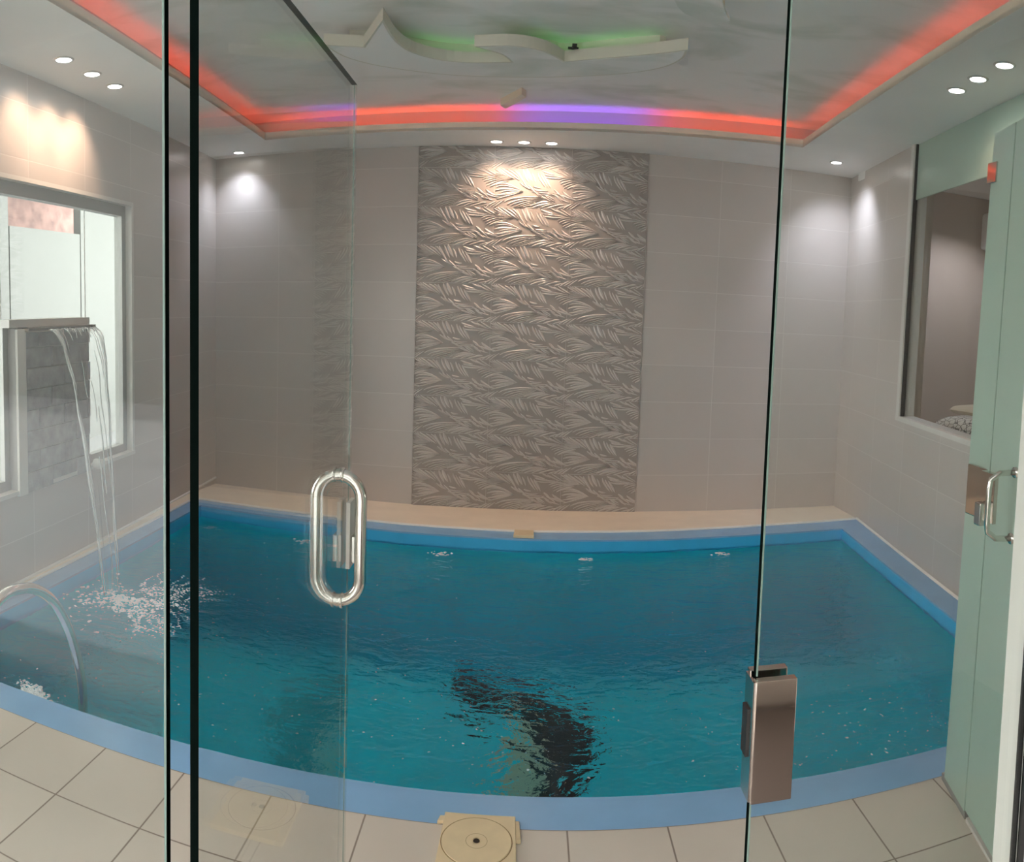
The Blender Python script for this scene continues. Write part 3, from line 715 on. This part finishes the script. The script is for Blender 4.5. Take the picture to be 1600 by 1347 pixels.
mb = MB(); mb.tube(kp, .0085, 12); ph = mb.obj('pull_handle', m_chrome, t, True)
mb = MB()
for z in (1.145, .955): mb.lathe([(.0001, -.006), (.016, -.006), (.016, 0)], (a, y0, z), 16, 'x')
mb.obj('handle_rose', m_chrome, ph, True)

# ------------------------------------------------------------------ right window and the room beyond it
t = bpy.data.objects.new('window_2', None); C.objects.link(t); t.location = R_(4.7, 0, .9); struct(t)
t['label'] = 'window in the right wall with a frosted top band, looking into a side room'; t['category'] = 'window'
mb = MB()
mb.box(2.3, 4.755, -.015, .11, .893, .925, R_); mb.box(4.70, 4.755, -.012, .11, .9, H - .001, R_); mb.obj('window_frame', m_alul, t)
mb = MB(); mb.box(4.688, 4.70, .0, .03, .925, H - .001, R_); mb.obj('rubber_seal', m_dark, t)
mb = MB(); mb.box(2.3, 4.69, .02, .028, .925, 2.43, R_); mb.obj('pane', m_wglass, t)
mb = MB(); mb.box(2.3, 4.69, .018, .03, 2.43, H - .001, R_); mb.obj('frosted_band', m_frost, t)
mb = MB()                                        # side room shell
mb.box(2.75, 5.2, 5.8, 5.9, -.1, 3.05); struct(mb.obj('wall_side_room', m_nroom))
mb = MB(); mb.box(5.1, 5.2, 2.0, 5.8, -.1, 3.05); mb.box(2.35, 5.1, 1.9, 2.0, -.1, 3.05); struct(mb.obj('wall_side_room_end', m_nroom))
mb = MB(); mb.box(2.62, 5.2, 1.9, 5.9, 2.75, 2.85); struct(mb.obj('ceiling_side_room', m_ceil))
mb = MB(); mb.prism([(RWX(1.9) + .125, 1.9), (5.2, 1.9), (5.2, 5.8), (RWX(5.8) + .125, 5.8)], -.1, -.002); struct(mb.obj('floor_side_room', m_floor))
ld = bpy.data.lights.new('side_room_lamp', 'SPOT'); ld.energy = 19; ld.spot_size = 2.1; ld.spot_blend = .8; ld.color = (.85, .84, 1); ld.shadow_soft_size = .04
lo = bpy.data.objects.new('side_room_lamp', ld); C.objects.link(lo); lo.location = (3.45, 5.25, 2.72)
mb = MB()
NF = 14; x0, x1 = 2.60, 2.842; vs = []
for i in range(NF + 1):
    x = x0 + (x1 - x0) * i / NF; y = 5.0 + .006 * math.sin(i * 2.2); vs += [(x, y, .3), (x, y, 2.7), (x, y + .012, .3), (x, y + .012, 2.7)]
fs = []
for i in range(NF):
    o_ = 4 * i; fs += [(o_, o_ + 4, o_ + 5, o_ + 1), (o_ + 2, o_ + 3, o_ + 7, o_ + 6), (o_ + 1, o_ + 5, o_ + 7, o_ + 3), (o_, o_ + 2, o_ + 6, o_ + 4)]
mb.add(vs, fs)
tag(mb.obj('vertical_blind', m_drape, smooth=True), 'tan fabric blind hanging in the side room behind the right window', 'blind')
mb = MB(); mb.tube([(2.735, 4.985, 2.6), (2.735, 4.98, 1.5), (2.742, 4.98, 1.42), (2.755, 4.98, 1.39), (2.77, 4.98, 1.42), (2.775, 4.98, 1.5), (2.775, 4.985, 2.6)], .002, 5)
tag(mb.obj('blind_cord', m_cream), 'looped pull cord hanging in front of the tan blind', 'cord')
t = thing('air_conditioner', 'white wall mounted air conditioner in the side room, half hidden by frosted glass', 'air conditioner', (4.2, 5.8, 2.3))
mb = MB(); mb.box(3.80, 4.65, 5.58, 5.8, 2.29, 2.62); mb.obj('body', m_white, t, bevel=.03)
mb = MB()
for k in range(6): mb.box(3.86, 4.6, 5.575, 5.582, 2.48 + k * .02, 2.486 + k * .02)
mb.obj('grille', m_alu, t)
mb = MB(); mb.box(3.85, 4.6, 5.578, 5.586, 2.31, 2.335); mb.obj('outlet_flap', m_alu, t)
def cushion(name, cx, cy_, cz, sx, sy, sz, mat, rot=0):
    mb = MB(); NU = 12; vs = []; fs = []
    for sgn in (1, -1):
        o_ = len(vs)
        for j in range(NU + 1):
            for i in range(NU + 1):
                u, v = 2 * i / NU - 1, 2 * j / NU - 1; h = ((1 - u ** 4) * (1 - v ** 4)) ** .45
                x, y = u * sx * (1 - .06 * (1 - v * v)), v * sy * (1 - .06 * (1 - u * u))
                vs.append((cx + x * math.cos(rot) - y * math.sin(rot), cy_ + x * math.sin(rot) + y * math.cos(rot), cz + sgn * h * sz))
        for j in range(NU):
            for i in range(NU): fs.append((o_ + j * 13 + i, o_ + j * 13 + i + 1, o_ + (j + 1) * 13 + i + 1, o_ + (j + 1) * 13 + i))
    mb.add(vs, fs); o = mb.obj(name, mat, smooth=True)
    return o
mb = MB(); mb.box(2.68, 3.9, 3.3, 4.7, .0, .76); tag(mb.obj('bed', m_drape, bevel=.03), 'tan covered bed standing behind the right window sill', 'bed')
tag(cushion('cushion', 2.93, 4.40, .86, .25, .2, .10, m_cloth, .3), 'cushion with dark net pattern on white, on the bed in the side room', 'cushion')
tag(cushion('folded_towel', 3.03, 4.55, .985, .16, .12, .035, m_drape, .3), 'folded brown towel lying on top of the patterned cushion', 'towel')

# ------------------------------------------------------------------ outside
mb = MB(); mb.box(-12, -2.78, -12, 14, -.25, -.05); mb.box(-2.78, 8, -12, -1.0, -.25, -.05)
struct(mb.obj('ground', m_ground))
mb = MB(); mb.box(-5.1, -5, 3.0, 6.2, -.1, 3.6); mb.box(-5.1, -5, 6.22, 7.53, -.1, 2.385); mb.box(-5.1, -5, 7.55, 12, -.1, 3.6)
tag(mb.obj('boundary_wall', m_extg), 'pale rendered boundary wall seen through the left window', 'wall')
mb = MB(); mb.box(-8.2, -8, 4, 16, 0, 3.6)
tag(mb.obj('neighbouring_building', m_pink), 'pink stained wall showing over the boundary wall through the left window', 'building')
mb = MB(); mb.box(-14, 12, -9.2, -9, -.1, 8)  # unseen wall added to block bright sky from the glass panel reflection
tag(mb.obj('sky_screen_wall', m_extg), 'tall wall added across the yard behind the entrance to keep sky out of the reflections', 'wall')

mb = MB(); mb.box(-9, -2.95, .0, 16, 3.62, 3.72)  # unseen roof added to hold daylight off the side yard
tag(mb.obj('added_canopy', m_extw), 'unseen white roof added to keep daylight off the side yard beyond the left window', 'added_canopy')
